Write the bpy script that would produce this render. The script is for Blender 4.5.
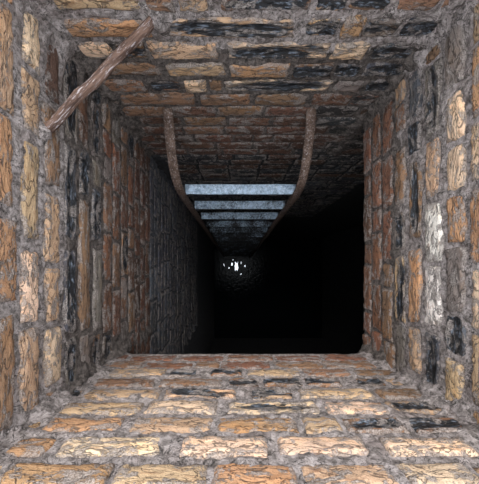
import bpy, bmesh, math, random
from mathutils import Vector, Matrix, noise

for o in list(bpy.data.objects):
    bpy.data.objects.remove(o, do_unlink=True)
scene = bpy.context.scene
COL = scene.collection
rnd = random.Random(11)

# ------------------------------------------------------------------ camera
# looks straight down a brick shaft; depth below the lens is d, so z = ZC - d
ZC = 6.6
F = 240.0
cam_d = bpy.data.cameras.new('camera')
cam = bpy.data.objects.new('camera', cam_d)
COL.objects.link(cam)
cam.location = (0, 0, ZC)
cam.rotation_euler = (0, 0, 0)
cam_d.sensor_fit = 'HORIZONTAL'
cam_d.sensor_width = 36
cam_d.lens = 36 * F / 479
cam_d.shift_x = 2.5 / 479
cam_d.shift_y = 26 / 479
cam_d.clip_start = 0.02
scene.camera = cam

# ------------------------------------------------------------------ sky, sun, exposure
world = bpy.data.worlds.new('overcast_sky')
scene.world = world
world.use_nodes = True
bg = world.node_tree.nodes['Background']
bg.inputs['Color'].default_value = (0.90, 0.95, 1.0, 1)
bg.inputs['Strength'].default_value = 2.1
sun_d = bpy.data.lights.new('hazy_sun', 'SUN')
sun_d.energy = 2.6
sun_d.angle = math.radians(50)
sun_d.color = (1.0, 0.95, 0.88)
sun = bpy.data.objects.new('hazy_sun', sun_d)
COL.objects.link(sun)
sun.rotation_euler = Vector((-0.10, 0.80, 1.25)).to_track_quat('Z', 'Y').to_euler()
vs = scene.view_settings
vs.view_transform = 'Standard'
vs.look = 'None'
vs.gamma = 1
vs.use_curve_mapping = False
vs.exposure = 0.2

# shaft dimensions (metres)
XL, XR, YF, YB = -0.615, 0.687, -0.45, 0.80
RIM = 0.46           # depth of the shaft's mouth
END = 1.285          # depth where front and right walls stop
LOW = 1.70           # depth where the darker lower brickwork starts
CX, CY = 2.3, -1.9   # far walls of the chamber below
CO = 0.0857          # course height

# ------------------------------------------------------------------ material helpers
def nodes_of(name):
    m = bpy.data.materials.new(name)
    m.use_nodes = True
    nt = m.node_tree
    b = nt.nodes['Principled BSDF']
    return m, nt, b

class N:
    def __init__(s, nt): s.nt = nt
    def new(s, t, **kw):
        n = s.nt.nodes.new(t)
        for k, v in kw.items(): setattr(n, k, v)
        return n
    def put(s, sock, v):
        if isinstance(v, bpy.types.NodeSocket): s.nt.links.new(v, sock)
        elif v is not None: sock.default_value = v
    def math(s, op, a, b=None, c=None, clamp=False):
        n = s.new('ShaderNodeMath', operation=op, use_clamp=clamp)
        s.put(n.inputs[0], a); s.put(n.inputs[1], b); s.put(n.inputs[2], c)
        return n.outputs[0]
    def vmath(s, op, a, b=None):
        n = s.new('ShaderNodeVectorMath', operation=op)
        s.put(n.inputs[0], a); s.put(n.inputs[1], b)
        return n.outputs[0]
    def noise(s, vec, scale, detail=4, rough=0.6, dist=0.0):
        n = s.new('ShaderNodeTexNoise')
        s.put(n.inputs['Vector'], vec)
        n.inputs['Scale'].default_value = scale
        n.inputs['Detail'].default_value = detail
        n.inputs['Roughness'].default_value = rough
        n.inputs['Distortion'].default_value = dist
        return n.outputs['Fac']
    def ramp(s, v, a, b, lo=0.0, hi=1.0):
        n = s.new('ShaderNodeMapRange', interpolation_type='SMOOTHSTEP')
        s.put(n.inputs['Value'], v)
        n.inputs['From Min'].default_value = a; n.inputs['From Max'].default_value = b
        n.inputs['To Min'].default_value = lo; n.inputs['To Max'].default_value = hi
        return n.outputs['Result']
    def mix(s, f, a, b, mode='MIX'):
        n = s.new('ShaderNodeMix', data_type='RGBA', blend_type=mode)
        s.put(n.inputs[0], f); s.put(n.inputs[6], a); s.put(n.inputs[7], b)
        return n.outputs[2]
    def bump(s, h, strength, dist):
        n = s.new('ShaderNodeBump')
        n.inputs['Strength'].default_value = strength
        n.inputs['Distance'].default_value = dist
        s.put(n.inputs['Height'], h)
        return n.outputs['Normal']

def stretch(g, vec, sc):
    n = g.new('ShaderNodeMapping')
    n.inputs['Scale'].default_value = sc
    g.put(n.inputs['Vector'], vec)
    return n.outputs[0]

def brick_material():
    m, nt, b = nodes_of('weathered_brick')
    g = N(nt)
    tc = g.new('ShaderNodeTexCoord').outputs['Object']
    oi = g.new('ShaderNodeObjectInfo')
    rv = g.math('MULTIPLY', oi.outputs['Random'], 97.0)
    cx = g.new('ShaderNodeCombineXYZ')
    for i in range(3): nt.links.new(rv, cx.inputs[i])
    p = g.vmath('ADD', tc, cx.outputs[0])
    ps = stretch(g, p, (0.40, 1.25, 1.0))
    big = g.noise(ps, 16, 3, 0.6)
    mid = g.noise(ps, 48, 5, 0.68, 0.4)
    fine = g.noise(p, 230, 3, 0.7)
    base = oi.outputs['Color']
    # fired colour variation: darker burnt zones and paler skin
    c = g.mix(g.ramp(mid, 0.50, 0.72, 0, 0.75), base, g.mix(1.0, base, (0.50, 0.36, 0.27, 1), 'MULTIPLY'))
    c = g.mix(g.ramp(big, 0.50, 0.68, 0, 0.55), c, g.mix(1.0, c, (1.28, 1.12, 0.90, 1), 'MULTIPLY'))
    c = g.mix(g.ramp(fine, 0.54, 0.68, 0, 0.8), c, g.mix(1.0, c, (0.40, 0.36, 0.34, 1), 'MULTIPLY'))
    c = g.mix(g.ramp(fine, 0.42, 0.25, 0, 0.35), c, (0.72, 0.62, 0.50, 1), 'MIX')
    # vitrified blue-black heart
    sx = g.new('ShaderNodeSeparateXYZ'); nt.links.new(tc, sx.inputs[0])
    ex = g.math('POWER', g.math('ABSOLUTE', g.math('DIVIDE', sx.outputs[0], 0.105)), 4.0)
    ey = g.math('POWER', g.math('ABSOLUTE', g.math('DIVIDE', sx.outputs[1], 0.027)), 2.0)
    r = g.math('ADD', g.math('ADD', ex, ey), g.math('MULTIPLY', g.math('SUBTRACT', big, 0.5), 5.0))
    r = g.math('ADD', r, g.math('MULTIPLY', g.math('SUBTRACT', mid, 0.5), 3.0))
    core = g.math('MULTIPLY', g.ramp(r, 1.15, 0.70), oi.outputs['Alpha'])
    glint = g.noise(ps, 90, 3, 0.7)
    blk = g.mix(g.ramp(glint, 0.50, 0.70), (0.010, 0.011, 0.014, 1), (0.24, 0.28, 0.35, 1))
    c = g.mix(core, c, blk)
    # hairline cracks
    v1 = g.math('ABSOLUTE', g.math('SUBTRACT', g.noise(ps, 24, 3, 0.6, 0.9), 0.5))
    crack = g.ramp(v1, 0.026, 0.008)
    c = g.mix(g.math('MULTIPLY', crack, 0.7), c, (0.035, 0.027, 0.024, 1))
    # mortar smears left on the face
    sm = g.ramp(g.noise(stretch(g, p, (0.38, 1.0, 1.0)), 30, 6, 0.70, 0.6), 0.528, 0.572)
    edge = g.math('MAXIMUM', g.math('DIVIDE', g.math('ABSOLUTE', sx.outputs[1]), 0.034), g.math('DIVIDE', g.math('ABSOLUTE', sx.outputs[0]), 0.112))
    es = g.ramp(g.math('ADD', edge, g.math('MULTIPLY', g.math('SUBTRACT', g.noise(p, 32, 4, 0.65, 0.4), 0.5), 2.6)), 0.86, 1.04)
    sm = g.math('MAXIMUM', sm, g.math('MULTIPLY', es, 0.92))
    mc = g.mix(g.ramp(fine, 0.35, 0.65), (0.12, 0.098, 0.088, 1), (0.46, 0.405, 0.38, 1))
    c = g.mix(g.math('MULTIPLY', sm, 0.85), c, mc)
    nt.links.new(c, b.inputs['Base Color'])
    g.put(b.inputs['Roughness'], g.ramp(core, 0, 1, 0.85, 0.35))
    h = g.math('ADD', g.math('MULTIPLY', mid, 0.9), g.math('MULTIPLY', fine, 0.30))
    h = g.math('SUBTRACT', h, g.math('MULTIPLY', crack, 0.35))
    h = g.math('ADD', h, g.math('MULTIPLY', sm, 0.25))
    h = g.math('SUBTRACT', h, g.math('MULTIPLY', core, 0.5))
    nt.links.new(g.bump(h, 1.0, 0.010), b.inputs['Normal'])
    return m

def mortar_material(name, dark, light):
    m, nt, b = nodes_of(name)
    g = N(nt)
    tc = g.new('ShaderNodeTexCoord').outputs['Object']
    big = g.noise(tc, 9, 4, 0.65)
    mid = g.noise(tc, 45, 6, 0.7, 0.3)
    fine = g.noise(tc, 190, 3, 0.75)
    c = g.mix(g.ramp(mid, 0.32, 0.68), dark, light)
    c = g.mix(g.ramp(big, 0.52, 0.68, 0, 0.6), c, g.mix(1.0, c, (0.62, 0.56, 0.54, 1), 'MULTIPLY'))
    c = g.mix(g.ramp(fine, 0.60, 0.74, 0, 0.8), c, g.mix(1.0, c, (1.9, 1.9, 2.0, 1), 'MULTIPLY'))
    c = g.mix(g.ramp(fine, 0.42, 0.28, 0, 0.85), c, g.mix(1.0, c, (0.25, 0.23, 0.22, 1), 'MULTIPLY'))
    v1 = g.math('ABSOLUTE', g.math('SUBTRACT', g.noise(tc, 24, 4, 0.65, 0.8), 0.5))
    crack = g.ramp(v1, 0.016, 0.004)
    c = g.mix(g.math('MULTIPLY', crack, 0.8), c, (0.030, 0.026, 0.024, 1))
    nt.links.new(c, b.inputs['Base Color'])
    b.inputs['Roughness'].default_value = 0.92
    h = g.math('ADD', mid, g.math('MULTIPLY', fine, 0.45))
    h = g.math('SUBTRACT', h, g.math('MULTIPLY', crack, 0.4))
    nt.links.new(g.bump(h, 1.0, 0.012), b.inputs['Normal'])
    return m

def rust_material(name, a, bcol, hi, hi_amt, metal=0.0, rough=0.7, sc=1.0, st=(1, 1, 1), shade_mottle=False):
    m, nt, b = nodes_of(name)
    g = N(nt)
    tc = g.new('ShaderNodeTexCoord').outputs['Object']
    tc = stretch(g, tc, st)
    n1 = g.noise(tc, 38 * sc, 5, 0.7, 0.4)
    n2 = g.noise(tc, 150 * sc, 4, 0.72)
    c = g.mix(g.ramp(n1, 0.36, 0.64), a, bcol)
    c = g.mix(g.ramp(n2, 0.54, 0.68, 0, hi_amt), c, hi)
    c = g.mix(g.ramp(n2, 0.44, 0.32, 0, 0.7), c, g.mix(1.0, c, (0.3, 0.25, 0.23, 1), 'MULTIPLY'))
    if shade_mottle:      # black mottling paints light falling off with depth; amount is the object colour's alpha
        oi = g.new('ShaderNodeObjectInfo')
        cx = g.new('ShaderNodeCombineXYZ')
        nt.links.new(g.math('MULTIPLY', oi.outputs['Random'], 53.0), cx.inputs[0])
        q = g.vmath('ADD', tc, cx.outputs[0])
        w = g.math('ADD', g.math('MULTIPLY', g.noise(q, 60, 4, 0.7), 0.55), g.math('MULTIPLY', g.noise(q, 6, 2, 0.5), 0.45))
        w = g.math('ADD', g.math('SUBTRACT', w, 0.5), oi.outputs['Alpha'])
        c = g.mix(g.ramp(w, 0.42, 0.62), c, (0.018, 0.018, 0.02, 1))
    nt.links.new(c, b.inputs['Base Color'])
    b.inputs['Metallic'].default_value = metal
    b.inputs['Roughness'].default_value = rough
    h = g.math('ADD', n1, g.math('MULTIPLY', n2, 0.6))
    nt.links.new(g.bump(h, 0.9, 0.008), b.inputs['Normal'])
    return m

M_BRICK = brick_material()
M_MORTAR = mortar_material('grey_lime_mortar', (0.15, 0.128, 0.118, 1), (0.53, 0.465, 0.455, 1))
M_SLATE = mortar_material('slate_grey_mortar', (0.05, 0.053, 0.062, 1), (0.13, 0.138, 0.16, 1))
M_SHADED = mortar_material('shaded_brown_mortar', (0.055, 0.045, 0.040, 1), (0.22, 0.185, 0.17, 1))
M_DARK = mortar_material('dark_mortar', (0.015, 0.015, 0.017, 1), (0.05, 0.052, 0.058, 1))  # near-black mortar for the lower back wall and the chamber
M_BAR = rust_material('rusty_iron', (0.065, 0.032, 0.022, 1), (0.21, 0.125, 0.092, 1), (0.62, 0.57, 0.60, 1), 0.9, sc=0.85, st=(1.6, 1.6, 0.2))
M_STRING = rust_material('brown_rust', (0.065, 0.036, 0.024, 1), (0.16, 0.105, 0.080, 1), (0.48, 0.44, 0.45, 1), 0.85, sc=0.8)
M_STEP = rust_material('galvanised_steel', (0.22, 0.31, 0.42, 1), (0.46, 0.60, 0.76, 1), (0.85, 0.93, 1.0, 1), 0.9, metal=0.0, rough=0.6, sc=0.85, shade_mottle=True)
M_GLINT, _nt, _b = nodes_of('glint_mirror_metal')
_b.inputs['Base Color'].default_value = (0.86, 0.90, 0.95, 1)
_b.inputs['Metallic'].default_value = 1.0
_b.inputs['Roughness'].default_value = 0.12
M_WATER, _nt, _b = nodes_of('dark_water')
_b.inputs['Base Color'].default_value = (0.006, 0.008, 0.010, 1)
_b.inputs['Roughness'].default_value = 0.03
_b.inputs['IOR'].default_value = 1.333
_b.inputs['Specular IOR Level'].default_value = 0.2
_g = N(_nt)
_tc = _g.new('ShaderNodeTexCoord').outputs['Object']
_nt.links.new(_g.bump(_g.noise(_tc, 16, 3, 0.6), 0.30, 0.02), _b.inputs['Normal'])
M_GROUND, _nt, _b = nodes_of('trodden_grass_and_soil')
_g = N(_nt)
_tc = _g.new('ShaderNodeTexCoord').outputs['Object']
_c = _g.mix(_g.ramp(_g.noise(_tc, 5, 6, 0.7), 0.4, 0.6), (0.10, 0.085, 0.06, 1), (0.07, 0.10, 0.035, 1))
_nt.links.new(_c, _b.inputs['Base Color'])
_b.inputs['Roughness'].default_value = 0.95
_nt.links.new(_g.bump(_g.noise(_tc, 60, 5, 0.7), 1.0, 0.02), _b.inputs['Normal'])

# ------------------------------------------------------------------ object helpers
def mesh_obj(name, verts, faces, mat, parent=None, smooth=True):
    me = bpy.data.meshes.new(name)
    me.from_pydata(verts, [], faces)
    me.materials.append(mat)
    if smooth: me.polygons.foreach_set('use_smooth', [True] * len(me.polygons))
    me.update()
    o = bpy.data.objects.new(name, me)
    COL.objects.link(o)
    if parent: o.parent = parent
    return o

def tag(o, label=None, cat=None, group=None, kind=None):
    if label: o['label'] = label
    if cat: o['category'] = cat
    if group: o['group'] = group
    if kind: o['kind'] = kind
    return o

# ------------------------------------------------------------------ walls: frames
# each wall frame: origin on the inner face, u along the courses, v up, w into the shaft
def frame(origin, u, w):
    u = Vector(u); w = Vector(w); v = Vector((0, 0, 1))
    return Matrix(((u.x, v.x, w.x, origin[0]), (u.y, v.y, w.y, origin[1]),
                   (u.z, v.z, w.z, origin[2]), (0, 0, 0, 1)))

FR = {
    'left':  frame((XL, 0, ZC), (0, 1, 0), (1, 0, 0)),     # u = y
    'right': frame((XR, 0, ZC), (0, -1, 0), (-1, 0, 0)),   # u = -y
    'front': frame((0, YF, ZC), (-1, 0, 0), (0, 1, 0)),    # u = -x
    'back':  frame((0, YB, ZC), (1, 0, 0), (0, -1, 0)),    # u = x
}

def wall(name, side, u0, u1, d0, d1, mat, step, corners, amp, base, seed, label, thick=0.22, switch=0, mounds=()):
    """mortar bed of a wall: uneven inner face on a solid backing"""
    nu = max(2, int((u1 - u0) / step)); nv = max(2, int((d1 - d0) / step))
    V = []; Fc = []
    for j in range(nv + 1):
        d = d0 + (d1 - d0) * j / nv
        for i in range(nu + 1):
            u = u0 + (u1 - u0) * i / nu
            n1 = noise.fractal(Vector((u * 9 + seed, d * 12, seed)), 0.9, 2.1, 4)
            n2 = noise.noise(Vector((u * 55 + seed, d * 70, 3.1)))
            a = amp(d)
            h = base(d) + a * (0.75 * n1 + 0.28 * n2)
            for c in corners:
                q = abs(u - c)
                h += (0.020 + 0.020 * n1 + 0.007 * n2) * math.exp(-(q / 0.045) ** 2)
            for mu, md, mr, mh in mounds:      # dabs of mortar
                h += (mh + 0.25 * mh * n1) * math.exp(-((u - mu) ** 2 + (d - md) ** 2) / mr ** 2)
            V.append((u, -d, h))
    row = nu + 1
    for j in range(nv):
        for i in range(nu):
            k = j * row + i
            Fc.append((k, k + row, k + row + 1, k + 1))
    # skirt and back
    loop = [i for i in range(row)] + [j * row + nu for j in range(1, nv + 1)] \
        + [nv * row + i for i in range(nu - 1, -1, -1)] + [j * row for j in range(nv - 1, 0, -1)]
    b0 = len(V)
    for k in loop:
        V.append((V[k][0], V[k][1], -thick))
    L = len(loop)
    for i in range(L):
        Fc.append((loop[i], loop[(i + 1) % L], b0 + (i + 1) % L, b0 + i))
    Fc.append(tuple(b0 + i for i in range(L)))
    o = mesh_obj(name, V, Fc, mat)
    o.matrix_world = FR[side]
    tag(o, label, 'wall', kind='structure')
    if switch:     # brown mortar below this depth, darkened to paint in the light's falloff
        o.data.materials.append(M_SHADED)
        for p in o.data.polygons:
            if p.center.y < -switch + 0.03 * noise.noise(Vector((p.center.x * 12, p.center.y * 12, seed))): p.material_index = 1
    return o

# ------------------------------------------------------------------ bricks
def brick_mesh(name, Lh, Hh, seed, dent):
    """worn brick: uneven outline, rounded arrises, lumpy or hollowed face; x length, y height, z out"""
    r = random.Random(seed)
    nx, ny = (18 if Lh > 0.08 else 10), 8
    V = []; Fc = []
    def e(t, k): return noise.fractal(Vector((t * 22 + seed * 7.3, k * 5.1, seed)), 1.0, 2.0, 3)
    for j in range(ny + 1):
        t = -1 + 2 * j / ny
        for i in range(nx + 1):
            s = -1 + 2 * i / nx
            # squarer spacing toward the edges
            s2 = math.copysign(abs(s) ** 0.85, s); t2 = math.copysign(abs(t) ** 0.85, t)
            x = s2 * Lh; y = t2 * Hh
            x += 0.007 * abs(s) * e(y, 1 + (s > 0))
            y += 0.006 * abs(t) * e(x, 3 + (t > 0))
            ed = min(Lh - abs(s2 * Lh), Hh - abs(t2 * Hh))
            rnd_edge = -0.007 * math.exp(-ed / 0.0045)
            z = rnd_edge + 0.0045 * noise.fractal(Vector((x * 30 + seed, y * 45, seed * 3.3)), 0.9, 2.0, 4)
            if dent:
                q = (abs(s) / 0.85) ** 4 + (t / 0.55) ** 2 + 0.8 * noise.noise(Vector((x * 25, y * 40, seed)))
                z -= dent * max(0.0, min(1.0, 1.3 - q))
            V.append((x, y, z))
    row = nx + 1
    for j in range(ny):
        for i in range(nx):
            k = j * row + i
            Fc.append((k, k + 1, k + row + 1, k + row))
    loop = [i for i in range(row)] + [j * row + nx for j in range(1, ny + 1)] \
        + [ny * row + i for i in range(nx - 1, -1, -1)] + [j * row for j in range(ny - 1, 0, -1)]
    b0 = len(V)
    for k in loop: V.append((V[k][0], V[k][1], -0.095))
    L = len(loop)
    for i in range(L): Fc.append((loop[(i + 1) % L], loop[i], b0 + i, b0 + (i + 1) % L))
    Fc.append(tuple(b0 + i for i in reversed(range(L))))
    me = bpy.data.meshes.new(name)
    me.from_pydata(V, [], Fc)
    me.materials.append(M_BRICK)
    me.polygons.foreach_set('use_smooth', [True] * len(me.polygons))
    me.update()
    return me

BH = 0.0345
STRETCH = [brick_mesh('stretcher', 0.116, BH, 10 + i, 0) for i in range(9)]
HOLLOW = [brick_mesh('hollow_stretcher', 0.116, BH, 40 + i, 0.009) for i in range(6)]
HEADER = [brick_mesh('header', 0.055, BH, 70 + i, 0) for i in range(5)]
DHEAD = [brick_mesh('hollow_header', 0.055, BH, 90 + i, 0.008) for i in range(3)]

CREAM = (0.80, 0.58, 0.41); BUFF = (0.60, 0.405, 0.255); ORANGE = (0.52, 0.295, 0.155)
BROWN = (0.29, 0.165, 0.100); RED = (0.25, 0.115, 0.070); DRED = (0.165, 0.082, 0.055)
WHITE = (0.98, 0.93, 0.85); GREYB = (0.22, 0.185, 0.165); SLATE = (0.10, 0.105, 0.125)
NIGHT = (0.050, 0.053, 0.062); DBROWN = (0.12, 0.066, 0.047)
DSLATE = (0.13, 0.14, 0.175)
RECORDS = {}
def one(parent, c, half, d, col, bl, thin, proud=0.0):
    head = half < 0.078
    me = rnd.choice((DHEAD if head else HOLLOW) if bl else (HEADER if head else STRETCH))
    o = bpy.data.objects.new('brick', me)
    COL.objects.link(o)
    o.parent = parent
    flip = Matrix.Rotation(math.pi if rnd.random() < 0.5 else 0, 4, 'Z')
    sx = half / (0.055 if head else 0.116)
    o.matrix_local = Matrix.Translation((c, -d + rnd.gauss(0, 0.0022), rnd.gauss(0, 0.0020) + proud)) \
        @ Matrix.Rotation(rnd.gauss(0, 0.009), 4, 'Z') @ Matrix.Rotation(rnd.gauss(0, 0.012), 4, 'X') @ flip \
        @ Matrix.Diagonal((sx, 1.08 if (thin or col is WHITE) else rnd.uniform(0.84, 0.95), 1, 1))
    k = rnd.uniform(0.85, 1.15)
    o.color = (col[0] * k, col[1] * k * rnd.uniform(0.95, 1.05), col[2] * k, 1.0 if bl else 0.0)
    RECORDS.setdefault(parent.name, []).append((c, half, d, bl))

def lay(parent, side, d, u0, u1, palette, core=0.0, start=None, thin=False, headers=0.22, fixed=(), dark_from=9.0):
    """lay one course; fixed bricks are read off the photograph as pixel spans, the rest fill the gaps"""
    joint = 0.011 if thin else 0.015
    taken = []
    for a, b, col, bl in fixed:
        if side in ('front', 'back'):
            q = [(x - 237) / F * d for x in (a, b)]
            if side == 'front': q = [-x for x in q]
        else:
            q = [(268 - y) / F * d for y in (a, b)]
            if side == 'right': q = [-y for y in q]
        lo, hi = max(min(q), u0 - 0.03), min(max(q), u1 + 0.03)
        taken.append((lo, hi))
        one(parent, (lo + hi) / 2, (hi - lo) / 2, d, col, bl, thin, 0.002)
    taken.sort()
    gaps = []; cur = u0 - 0.04
    for lo, hi in taken:
        gaps.append((cur, lo - joint)); cur = hi + joint
    gaps.append((cur, u1 + 0.04))
    for g0, g1 in gaps:
        if g1 - g0 < 0.05: continue
        u = g0
        if not taken: u += rnd.uniform(0, 0.12) if start is None else start
        while g1 - u > 0.05:
            L = 0.110 if rnd.random() < headers else 0.232
            if g1 - u < L + 0.06: L = min(g1 - u, 0.25)
            one(parent, u + L / 2, L / 2, d, rnd.choice(palette if u < dark_from else [NIGHT, (0.03, 0.028, 0.028), DBROWN]), rnd.random() < core, thin)  # bricks beyond the limit take near-black and dark brown
            u += L + joint * rnd.uniform(0.7, 1.4)

def bed_in(wall_obj):
    """let the bricks stand out of the mortar bed: lower the bed behind hollow hearts and a little under faces"""
    import numpy as np
    me = wall_obj.data
    co = np.empty(len(me.vertices) * 3); me.vertices.foreach_get('co', co); co = co.reshape(-1, 3)
    front = co[:, 2] > -0.1
    for c, half, d, bl in RECORDS.get(wall_obj.name, []):
        s = np.abs(co[:, 0] - c) / half; t = np.abs(co[:, 1] + d) / 0.0345
        sel = front & (s < 1) & (t < 1)
        if bl:
            q = (s[sel] / 0.9) ** 4 + (t[sel] / 0.72) ** 2
            co[sel, 2] -= 0.030 * np.clip(1.25 - q, 0, 1)
        else:
            q = s[sel] ** 6 + t[sel] ** 4
            co[sel, 2] -= 0.0045 * np.clip(1.1 - q, 0, 1)
    me.vertices.foreach_set('co', co.ravel()); me.update()

amp_up = lambda d: 0.014 if d < 1.08 else (0.014 - 0.010 * min(1, (d - 1.08) / 0.12))
base_up = lambda d: -0.0055
amp_lo = lambda d: 0.004
base_lo = lambda d: -0.006

# ---- left wall
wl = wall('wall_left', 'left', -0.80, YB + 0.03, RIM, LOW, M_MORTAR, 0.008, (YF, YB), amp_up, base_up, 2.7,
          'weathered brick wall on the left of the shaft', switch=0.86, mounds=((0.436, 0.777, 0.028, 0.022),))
FIX = {-1: [(2, 108, BUFF, 0), (114, 203, ORANGE, 0), (218, 302, ORANGE, 0), (318, 432, BROWN, 0)],
       0: [(8, 66, CREAM, 0), (74, 134, BUFF, 0), (142, 238, BUFF, 0), (252, 322, CREAM, 0), (328, 415, BUFF, 0)],
       1: [(40, 100, DBROWN, 0), (108, 185, BROWN, 0), (196, 262, BUFF, 0), (268, 322, BUFF, 0), (328, 384, CREAM, 0)],
       2: [(45, 140, GREYB, 1), (146, 238, SLATE, 1), (250, 332, SLATE, 1), (338, 385, GREYB, 1)],
       3: [(150, 195, SLATE, 1), (200, 330, BROWN, 0)],
       4: [(190, 240, SLATE, 1), (250, 330, GREYB, 0)]}
for k in range(-2, 12):
    d = 0.72 + CO * k
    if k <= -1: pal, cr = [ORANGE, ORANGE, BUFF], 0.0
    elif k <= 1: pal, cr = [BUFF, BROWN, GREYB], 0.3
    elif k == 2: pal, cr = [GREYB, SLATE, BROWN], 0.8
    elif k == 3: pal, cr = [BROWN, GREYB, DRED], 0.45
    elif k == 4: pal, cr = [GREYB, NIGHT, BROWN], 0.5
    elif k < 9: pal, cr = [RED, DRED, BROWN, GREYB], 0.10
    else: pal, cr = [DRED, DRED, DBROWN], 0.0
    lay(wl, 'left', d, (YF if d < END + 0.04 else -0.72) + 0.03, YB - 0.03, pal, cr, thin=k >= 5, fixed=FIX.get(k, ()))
bed_in(wl)

# ---- front wall (bottom of the picture)
wf = wall('wall_front', 'front', -XR - 0.02, -XL + 0.02, RIM, END - 0.012, M_MORTAR, 0.008, (-XR, -XL), amp_up, base_up, 9.1,
          'sunlit brick wall along the bottom of the view, ending in mid-air')
FIX = {0: [(4, 108, ORANGE, 0), (116, 206, BUFF, 0), (212, 297, ORANGE, 0), (304, 395, BUFF, 0), (402, 476, CREAM, 0)],
       1: [(12, 50, ORANGE, 0), (62, 161, CREAM, 0), (182, 267, CREAM, 0), (278, 367, CREAM, 0), (386, 470, CREAM, 0)],
       2: [(46, 122, ORANGE, 0), (132, 212, BUFF, 0), (218, 296, ORANGE, 0), (304, 340, BUFF, 0), (344, 402, BROWN, 1), (410, 462, BROWN, 1)],
       3: [(62, 142, BUFF, 0), (148, 217, CREAM, 0), (229, 318, CREAM, 1), (325, 385, CREAM, 0), (391, 440, BUFF, 1)],
       4: [(85, 160, BUFF, 0), (165, 236, BUFF, 1), (252, 292, BUFF, 1), (299, 372, BUFF, 0), (378, 425, BROWN, 0)],
       5: [(95, 155, BROWN, 0), (160, 222, BROWN, 0), (228, 258, BROWN, 1), (264, 300, BROWN, 1), (306, 340, BROWN, 1), (358, 384, BROWN, 1)],
       6: [(110, 165, BUFF, 0), (169, 197, BROWN, 1), (211, 242, BROWN, 1), (247, 300, BUFF, 0), (305, 350, BROWN, 0)]}
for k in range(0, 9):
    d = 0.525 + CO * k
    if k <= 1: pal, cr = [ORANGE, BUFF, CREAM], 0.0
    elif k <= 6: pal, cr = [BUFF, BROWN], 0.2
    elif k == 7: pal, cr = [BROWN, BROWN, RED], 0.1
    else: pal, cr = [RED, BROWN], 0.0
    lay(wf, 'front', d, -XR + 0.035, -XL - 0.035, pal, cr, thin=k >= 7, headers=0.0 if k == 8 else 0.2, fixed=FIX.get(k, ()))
bed_in(wf)

# ---- right wall
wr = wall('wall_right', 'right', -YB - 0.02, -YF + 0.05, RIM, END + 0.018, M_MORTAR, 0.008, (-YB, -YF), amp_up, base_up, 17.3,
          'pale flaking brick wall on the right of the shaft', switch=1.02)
FIX = {0: [(40, 112, ORANGE, 0), (120, 178, CREAM, 0), (186, 262, ORANGE, 0), (270, 330, CREAM, 0), (338, 408, BUFF, 0)],
       1: [(20, 85, GREYB, 0), (92, 140, CREAM, 0), (147, 190, CREAM, 0), (196, 242, ORANGE, 0), (248, 312, GREYB, 0), (316, 354, SLATE, 1), (360, 415, BUFF, 0)],
       2: [(64, 134, GREYB, 1), (140, 196, BUFF, 0), (203, 262, WHITE, 0), (266, 326, WHITE, 0), (334, 388, SLATE, 1)],
       3: [(122, 152, SLATE, 1), (160, 238, BROWN, 1), (250, 322, ORANGE, 0), (328, 372, BUFF, 0)],
       4: [(150, 205, BROWN, 0), (212, 250, GREYB, 1), (256, 322, BUFF, 1)]}
for k in range(-2, 8):
    d = 0.676 + CO * k
    if k <= 0: pal, cr = [BUFF, ORANGE, CREAM], 0.1
    elif k <= 4: pal, cr = [GREYB, BROWN, BUFF, SLATE], 0.45
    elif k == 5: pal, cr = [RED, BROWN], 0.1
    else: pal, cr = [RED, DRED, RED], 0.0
    lay(wr, 'right', d, -YB + 0.03, -YF - 0.03, pal, cr, thin=k >= 5, fixed=FIX.get(k, ()))
bed_in(wr)

# ---- back wall (top of the picture, behind the ladder)
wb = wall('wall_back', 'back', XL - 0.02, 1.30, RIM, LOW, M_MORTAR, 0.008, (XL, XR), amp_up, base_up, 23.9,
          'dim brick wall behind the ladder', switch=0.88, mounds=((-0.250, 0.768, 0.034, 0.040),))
FIX = {0: [(50, 140, BUFF, 0), (178, 207, BUFF, 0), (222, 312, BROWN, 1), (318, 348, BUFF, 1), (352, 392, BROWN, 1), (400, 440, BROWN, 0)],
       1: [(62, 150, ORANGE, 0), (164, 294, BUFF, 1), (306, 338, BUFF, 1), (342, 362, ORANGE, 0), (366, 398, GREYB, 1), (402, 440, SLATE, 1)],
       2: [(80, 112, CREAM, 0), (118, 146, BROWN, 1), (150, 218, BUFF, 0), (228, 328, CREAM, 1), (333, 366, CREAM, 0), (372, 414, SLATE, 1)],
       3: [(100, 160, BROWN, 0), (166, 226, BUFF, 0), (230, 288, ORANGE, 0), (294, 332, BROWN, 1), (336, 360, SLATE, 1), (364, 404, SLATE, 1)],
       4: [(105, 145, BROWN, 0), (150, 182, BROWN, 1), (185, 206, CREAM, 0), (226, 330, CREAM, 1), (335, 362, GREYB, 0), (366, 392, SLATE, 1)],
       5: [(120, 194, BROWN, 0), (200, 250, BROWN, 0), (255, 307, BROWN, 0), (312, 350, DRED, 0)]}
for k in range(-2, 12):
    d = 0.72 + CO * k
    if k <= 0: pal, cr = [BUFF, BUFF, BROWN, CREAM], 0.3
    elif k <= 4: pal, cr = [BROWN, GREYB], 0.4
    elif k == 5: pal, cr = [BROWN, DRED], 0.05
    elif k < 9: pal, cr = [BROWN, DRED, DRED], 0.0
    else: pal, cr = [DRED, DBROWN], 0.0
    lay(wb, 'back', d, XL + 0.03, (XR if d < END + 0.03 else 1.2) - 0.03, pal, cr, thin=k >= 5, headers=0.05 if k > 5 else 0.2, fixed=FIX.get(k, ()), dark_from=0.33 if k > 5 else 9)
bed_in(wb)

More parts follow.
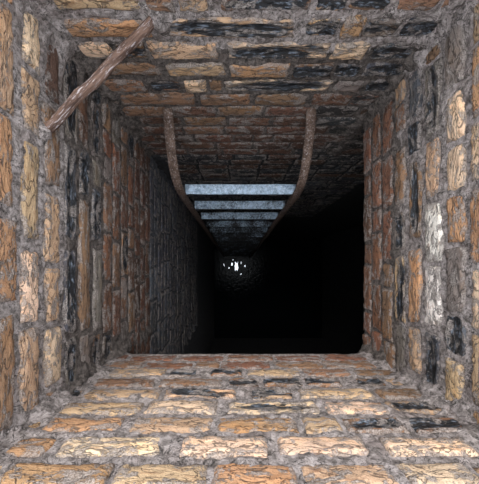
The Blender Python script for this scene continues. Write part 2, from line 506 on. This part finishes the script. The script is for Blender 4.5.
# ---- darker brickwork further down: bricks laid as far as they can be told apart
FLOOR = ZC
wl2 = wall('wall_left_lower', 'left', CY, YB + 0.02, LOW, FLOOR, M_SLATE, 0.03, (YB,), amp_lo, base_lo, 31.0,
           'slate-coloured brick wall deep down on the left')
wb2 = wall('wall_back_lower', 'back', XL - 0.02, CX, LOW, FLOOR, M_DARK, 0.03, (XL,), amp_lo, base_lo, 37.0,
           'dark slate-coloured brick wall deep down behind the ladder')
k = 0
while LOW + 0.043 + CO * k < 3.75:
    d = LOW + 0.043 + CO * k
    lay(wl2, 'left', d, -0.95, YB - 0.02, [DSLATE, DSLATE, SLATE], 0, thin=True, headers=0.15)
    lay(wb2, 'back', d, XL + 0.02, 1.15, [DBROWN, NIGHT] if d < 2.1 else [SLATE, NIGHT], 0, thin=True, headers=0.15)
    k += 1

def slab(name, x0, x1, y0, y1, z0, z1, mat, label, cat):
    V = [(x, y, z) for z in (z0, z1) for y in (y0, y1) for x in (x0, x1)]
    Fc = [(0, 2, 3, 1), (4, 5, 7, 6), (0, 1, 5, 4), (2, 6, 7, 3), (0, 4, 6, 2), (1, 3, 7, 5)]
    return tag(mesh_obj(name, V, Fc, mat, smooth=False), label, cat, kind='structure')

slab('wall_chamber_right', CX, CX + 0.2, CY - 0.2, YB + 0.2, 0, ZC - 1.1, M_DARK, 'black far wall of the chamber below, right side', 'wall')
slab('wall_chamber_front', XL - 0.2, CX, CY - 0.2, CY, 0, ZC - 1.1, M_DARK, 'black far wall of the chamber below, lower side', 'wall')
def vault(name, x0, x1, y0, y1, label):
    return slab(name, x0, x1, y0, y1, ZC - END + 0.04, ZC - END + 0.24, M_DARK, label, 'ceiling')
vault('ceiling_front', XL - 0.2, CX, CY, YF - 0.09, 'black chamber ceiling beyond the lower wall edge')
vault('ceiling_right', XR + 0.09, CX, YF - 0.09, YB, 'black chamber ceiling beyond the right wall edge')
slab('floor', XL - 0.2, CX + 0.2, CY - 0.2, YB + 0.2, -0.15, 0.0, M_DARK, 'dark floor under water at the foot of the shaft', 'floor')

# ground around the shaft's mouth
gz = ZC - RIM
for nm, (x0, x1, y0, y1) in {'ground_left': (-4, XL - 0.02, -4, 4), 'ground_right': (XR + 0.02, 4, -4, 4),
                             'ground_front': (XL - 0.02, XR + 0.02, -4, YF - 0.02), 'ground_back': (XL - 0.02, XR + 0.02, YB + 0.02, 4)}.items():
    slab(nm, x0, x1, y0, y1, gz - 0.12, gz + 0.004, M_GROUND, 'grassy ground around the mouth of the shaft', 'ground')

# ------------------------------------------------------------------ water
o = mesh_obj('water_pool', [(XL, CY, 0.10), (CX, CY, 0.10), (CX, YB, 0.10), (XL, YB, 0.10),
                            (XL, CY, 0.0), (CX, CY, 0.0), (CX, YB, 0.0), (XL, YB, 0.0)],
             [(0, 1, 2, 3), (7, 6, 5, 4), (0, 4, 5, 1), (1, 5, 6, 2), (2, 6, 7, 3), (3, 7, 4, 0)], M_WATER, smooth=False)
tag(o, 'still black water at the foot of the shaft', 'water', kind='stuff')

# ------------------------------------------------------------------ swept bars
def sweep(name, pts, prof, mat, parent=None, wob=0.0, seed=0, side=Vector((1, 0, 0))):
    """sweep a closed profile [(a along side, b across)] along pts"""
    V = []; Fc = []; n = len(prof)
    for i, p in enumerate(pts):
        t = (pts[min(i + 1, len(pts) - 1)] - pts[max(i - 1, 0)]).normalized()
        s = (side - t * side.dot(t)).normalized(); q = t.cross(s)
        for j, (a, b) in enumerate(prof):
            v = p + s * a + q * b
            if wob:
                f = 1 + wob * noise.fractal(Vector((i * 0.35 + seed, j * 0.9, seed)), 0.8, 2, 3)
                v = p + (s * a + q * b) * f
            V.append(v)
    for i in range(len(pts) - 1):
        for j in range(n):
            a = i * n + j; b = i * n + (j + 1) % n
            Fc.append((a, b, b + n, a + n))
    Fc.append(tuple(reversed(range(n)))); Fc.append(tuple((len(pts) - 1) * n + j for j in range(n)))
    return mesh_obj(name, V, Fc, mat, parent)

# rusty bar across the corner of left and back walls
A = Vector((XL - 0.05, 0.398, ZC - 0.778)); B = Vector((-0.212, YB + 0.05, ZC - 0.768))
LEN = (B - A).length
pts = [Vector((0.0015 * math.sin(i * 0.4), 0.0015 * math.cos(i * 0.31), LEN * i / 60)) for i in range(61)]
circ = [(0.0150 * math.cos(a), 0.0150 * math.sin(a)) for a in [i * math.tau / 16 for i in range(16)]]
bar = sweep('corner_bar', pts, circ, M_BAR, None, wob=0.20, seed=4.2)
bar.location = A
bar.rotation_euler = (B - A).to_track_quat('Z', 'Y').to_euler()
tag(bar, 'thick pitted rusty iron bar set diagonally across the upper left corner', 'iron bar')

# ------------------------------------------------------------------ ladder
lad = bpy.data.objects.new('ladder', None)
COL.objects.link(lad)
lad.location = (0.0, 0.30, 0.0)
tag(lad, 'iron ladder with blue-grey flat rungs and rusty stringers bent into the back wall', 'ladder')
bpy.context.view_layer.update()
def lad_y(d): return 0.492 - 0.030 * (d - 1.51)
def rel(v): return v - Vector(lad.location)
rect = [(-0.022, -0.008), (0.022, -0.008), (0.026, 0.0), (0.022, 0.008), (-0.022, 0.008), (-0.026, 0.0)]
for sx, xw, xl in ((-1, -0.352, -0.345), (1, 0.378, 0.374)):
    P = []
    ctrl = [(0.92, 1.195), (0.80, 1.215), (0.67, 1.252), (0.565, 1.31), (0.495, 1.39), (0.465, 1.50), (0.456, 1.72)]
    for i, (y, d) in enumerate(ctrl):
        f = min(1, i / 5)
        P.append(Vector((xw + (xl - xw) * f, y, ZC - d)))
    # smooth by Catmull-Rom
    Q = []
    for i in range(len(P) - 1):
        p0 = P[max(i - 1, 0)]; p1 = P[i]; p2 = P[i + 1]; p3 = P[min(i + 2, len(P) - 1)]
        for t in [q / 4 for q in range(4)]:
            Q.append(0.5 * ((2 * p1) + (p2 - p0) * t + (2 * p0 - 5 * p1 + 4 * p2 - p3) * t * t + (3 * p1 - p0 - 3 * p2 + p3) * t ** 3))
    d = 1.72
    while d < 6.6:
        Q.append(Vector((xl, lad_y(d) - 0.0297, ZC - d))); d += 0.2
    Q.append(Vector((xl, lad_y(6.6), 0.0)))
    s = sweep('stringer', [rel(q) for q in Q], rect, M_STRING, lad, wob=0.10, seed=sx * 3 + 7)
    tag(s, 'rusty brown flat-bar stringer')
SEG = 24
d = 1.50; i = 0
step_me = None
while d < 6.45:
    y = lad_y(d)
    if step_me is None:
        prof = [(-0.031, 0.0), (-0.031, -0.008), (-0.028, -0.010), (0.028, -0.010), (0.031, -0.008), (0.031, 0.0), (0.028, 0.003), (-0.028, 0.003)]
        pts = [Vector((-0.328 + 0.690 * q / SEG, 0, 0)) for q in range(SEG + 1)]
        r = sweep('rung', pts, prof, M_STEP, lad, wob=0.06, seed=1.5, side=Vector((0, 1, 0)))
        step_me = r.data
    else:
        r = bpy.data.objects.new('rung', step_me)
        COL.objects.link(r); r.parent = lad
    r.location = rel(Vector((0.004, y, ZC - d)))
    r.color = (1, 1, 1, (0.30, 0.46, 0.48, 0.55, 0.58, 0.60, 0.62)[min(i, 6)])  # alpha grows down the ladder to paint in fading light
    d += 0.335; i += 1

# ------------------------------------------------------------------ mirrors added to make the water's sky glints
spots = [(-0.5, 2, 1.3, 3.4, 'brightest upright added mirror glinting at the centre of the shaft foot'),
         (-5, 4, 0.55, 1.5, 'small upright added glint mirror just left of the brightest one'),
         (-8, 0, 0.45, 0.6, 'tiny added glint mirror low on the left of the shaft foot'),
         (-13, 3, 0.35, 1.3, 'thin added glint mirror farthest left at the shaft foot'),
         (4, 5, 0.35, 1.0, 'thin added glint mirror to the right of the brightest one'),
         (8, 2, 0.35, 0.9, 'narrow added glint mirror farthest right at the shaft foot'),
         (4, -6, 0.7, 0.35, 'flat added glint mirror lowest right at the shaft foot'),
         (-4, 8, 0.6, 0.3, 'small flat added glint mirror highest at the shaft foot')]
px = 6.5 / F
for i, (sx, sy, a, b, lab) in enumerate(spots):
    r = random.Random(i + 5)
    bm = bmesh.new()
    W = a * px * 2.2; H = b * px * 2.2
    grid = [[bm.verts.new(((p / 4 - 0.5) * W * (1 + 0.3 * r.uniform(-1, 1)), (q / 4 - 0.5) * H * (1 + 0.3 * r.uniform(-1, 1)),
                           0.006 + r.uniform(0, 0.0006))) for p in range(5)] for q in range(5)]
    for q in range(4):
        for p in range(4): bm.faces.new((grid[q][p], grid[q][p + 1], grid[q + 1][p + 1], grid[q + 1][p]))
    ex = bmesh.ops.extrude_face_region(bm, geom=bm.faces[:])
    for v in [v for v in ex['geom'] if isinstance(v, bmesh.types.BMVert)]: v.co.z -= 0.006
    bmesh.ops.recalc_face_normals(bm, faces=bm.faces[:])
    me = bpy.data.meshes.new('glint_mirror'); bm.to_mesh(me); bm.free()
    me.materials.append(M_GLINT)
    o = bpy.data.objects.new('glint_mirror', me)
    COL.objects.link(o)
    o.location = (sx * px, sy * px, 0.098)
    o.rotation_euler[2] = r.uniform(-0.35, 0.35) if i else 0.0
    tag(o, lab, 'scrap', 'added mirrors for water glints at the shaft foot')
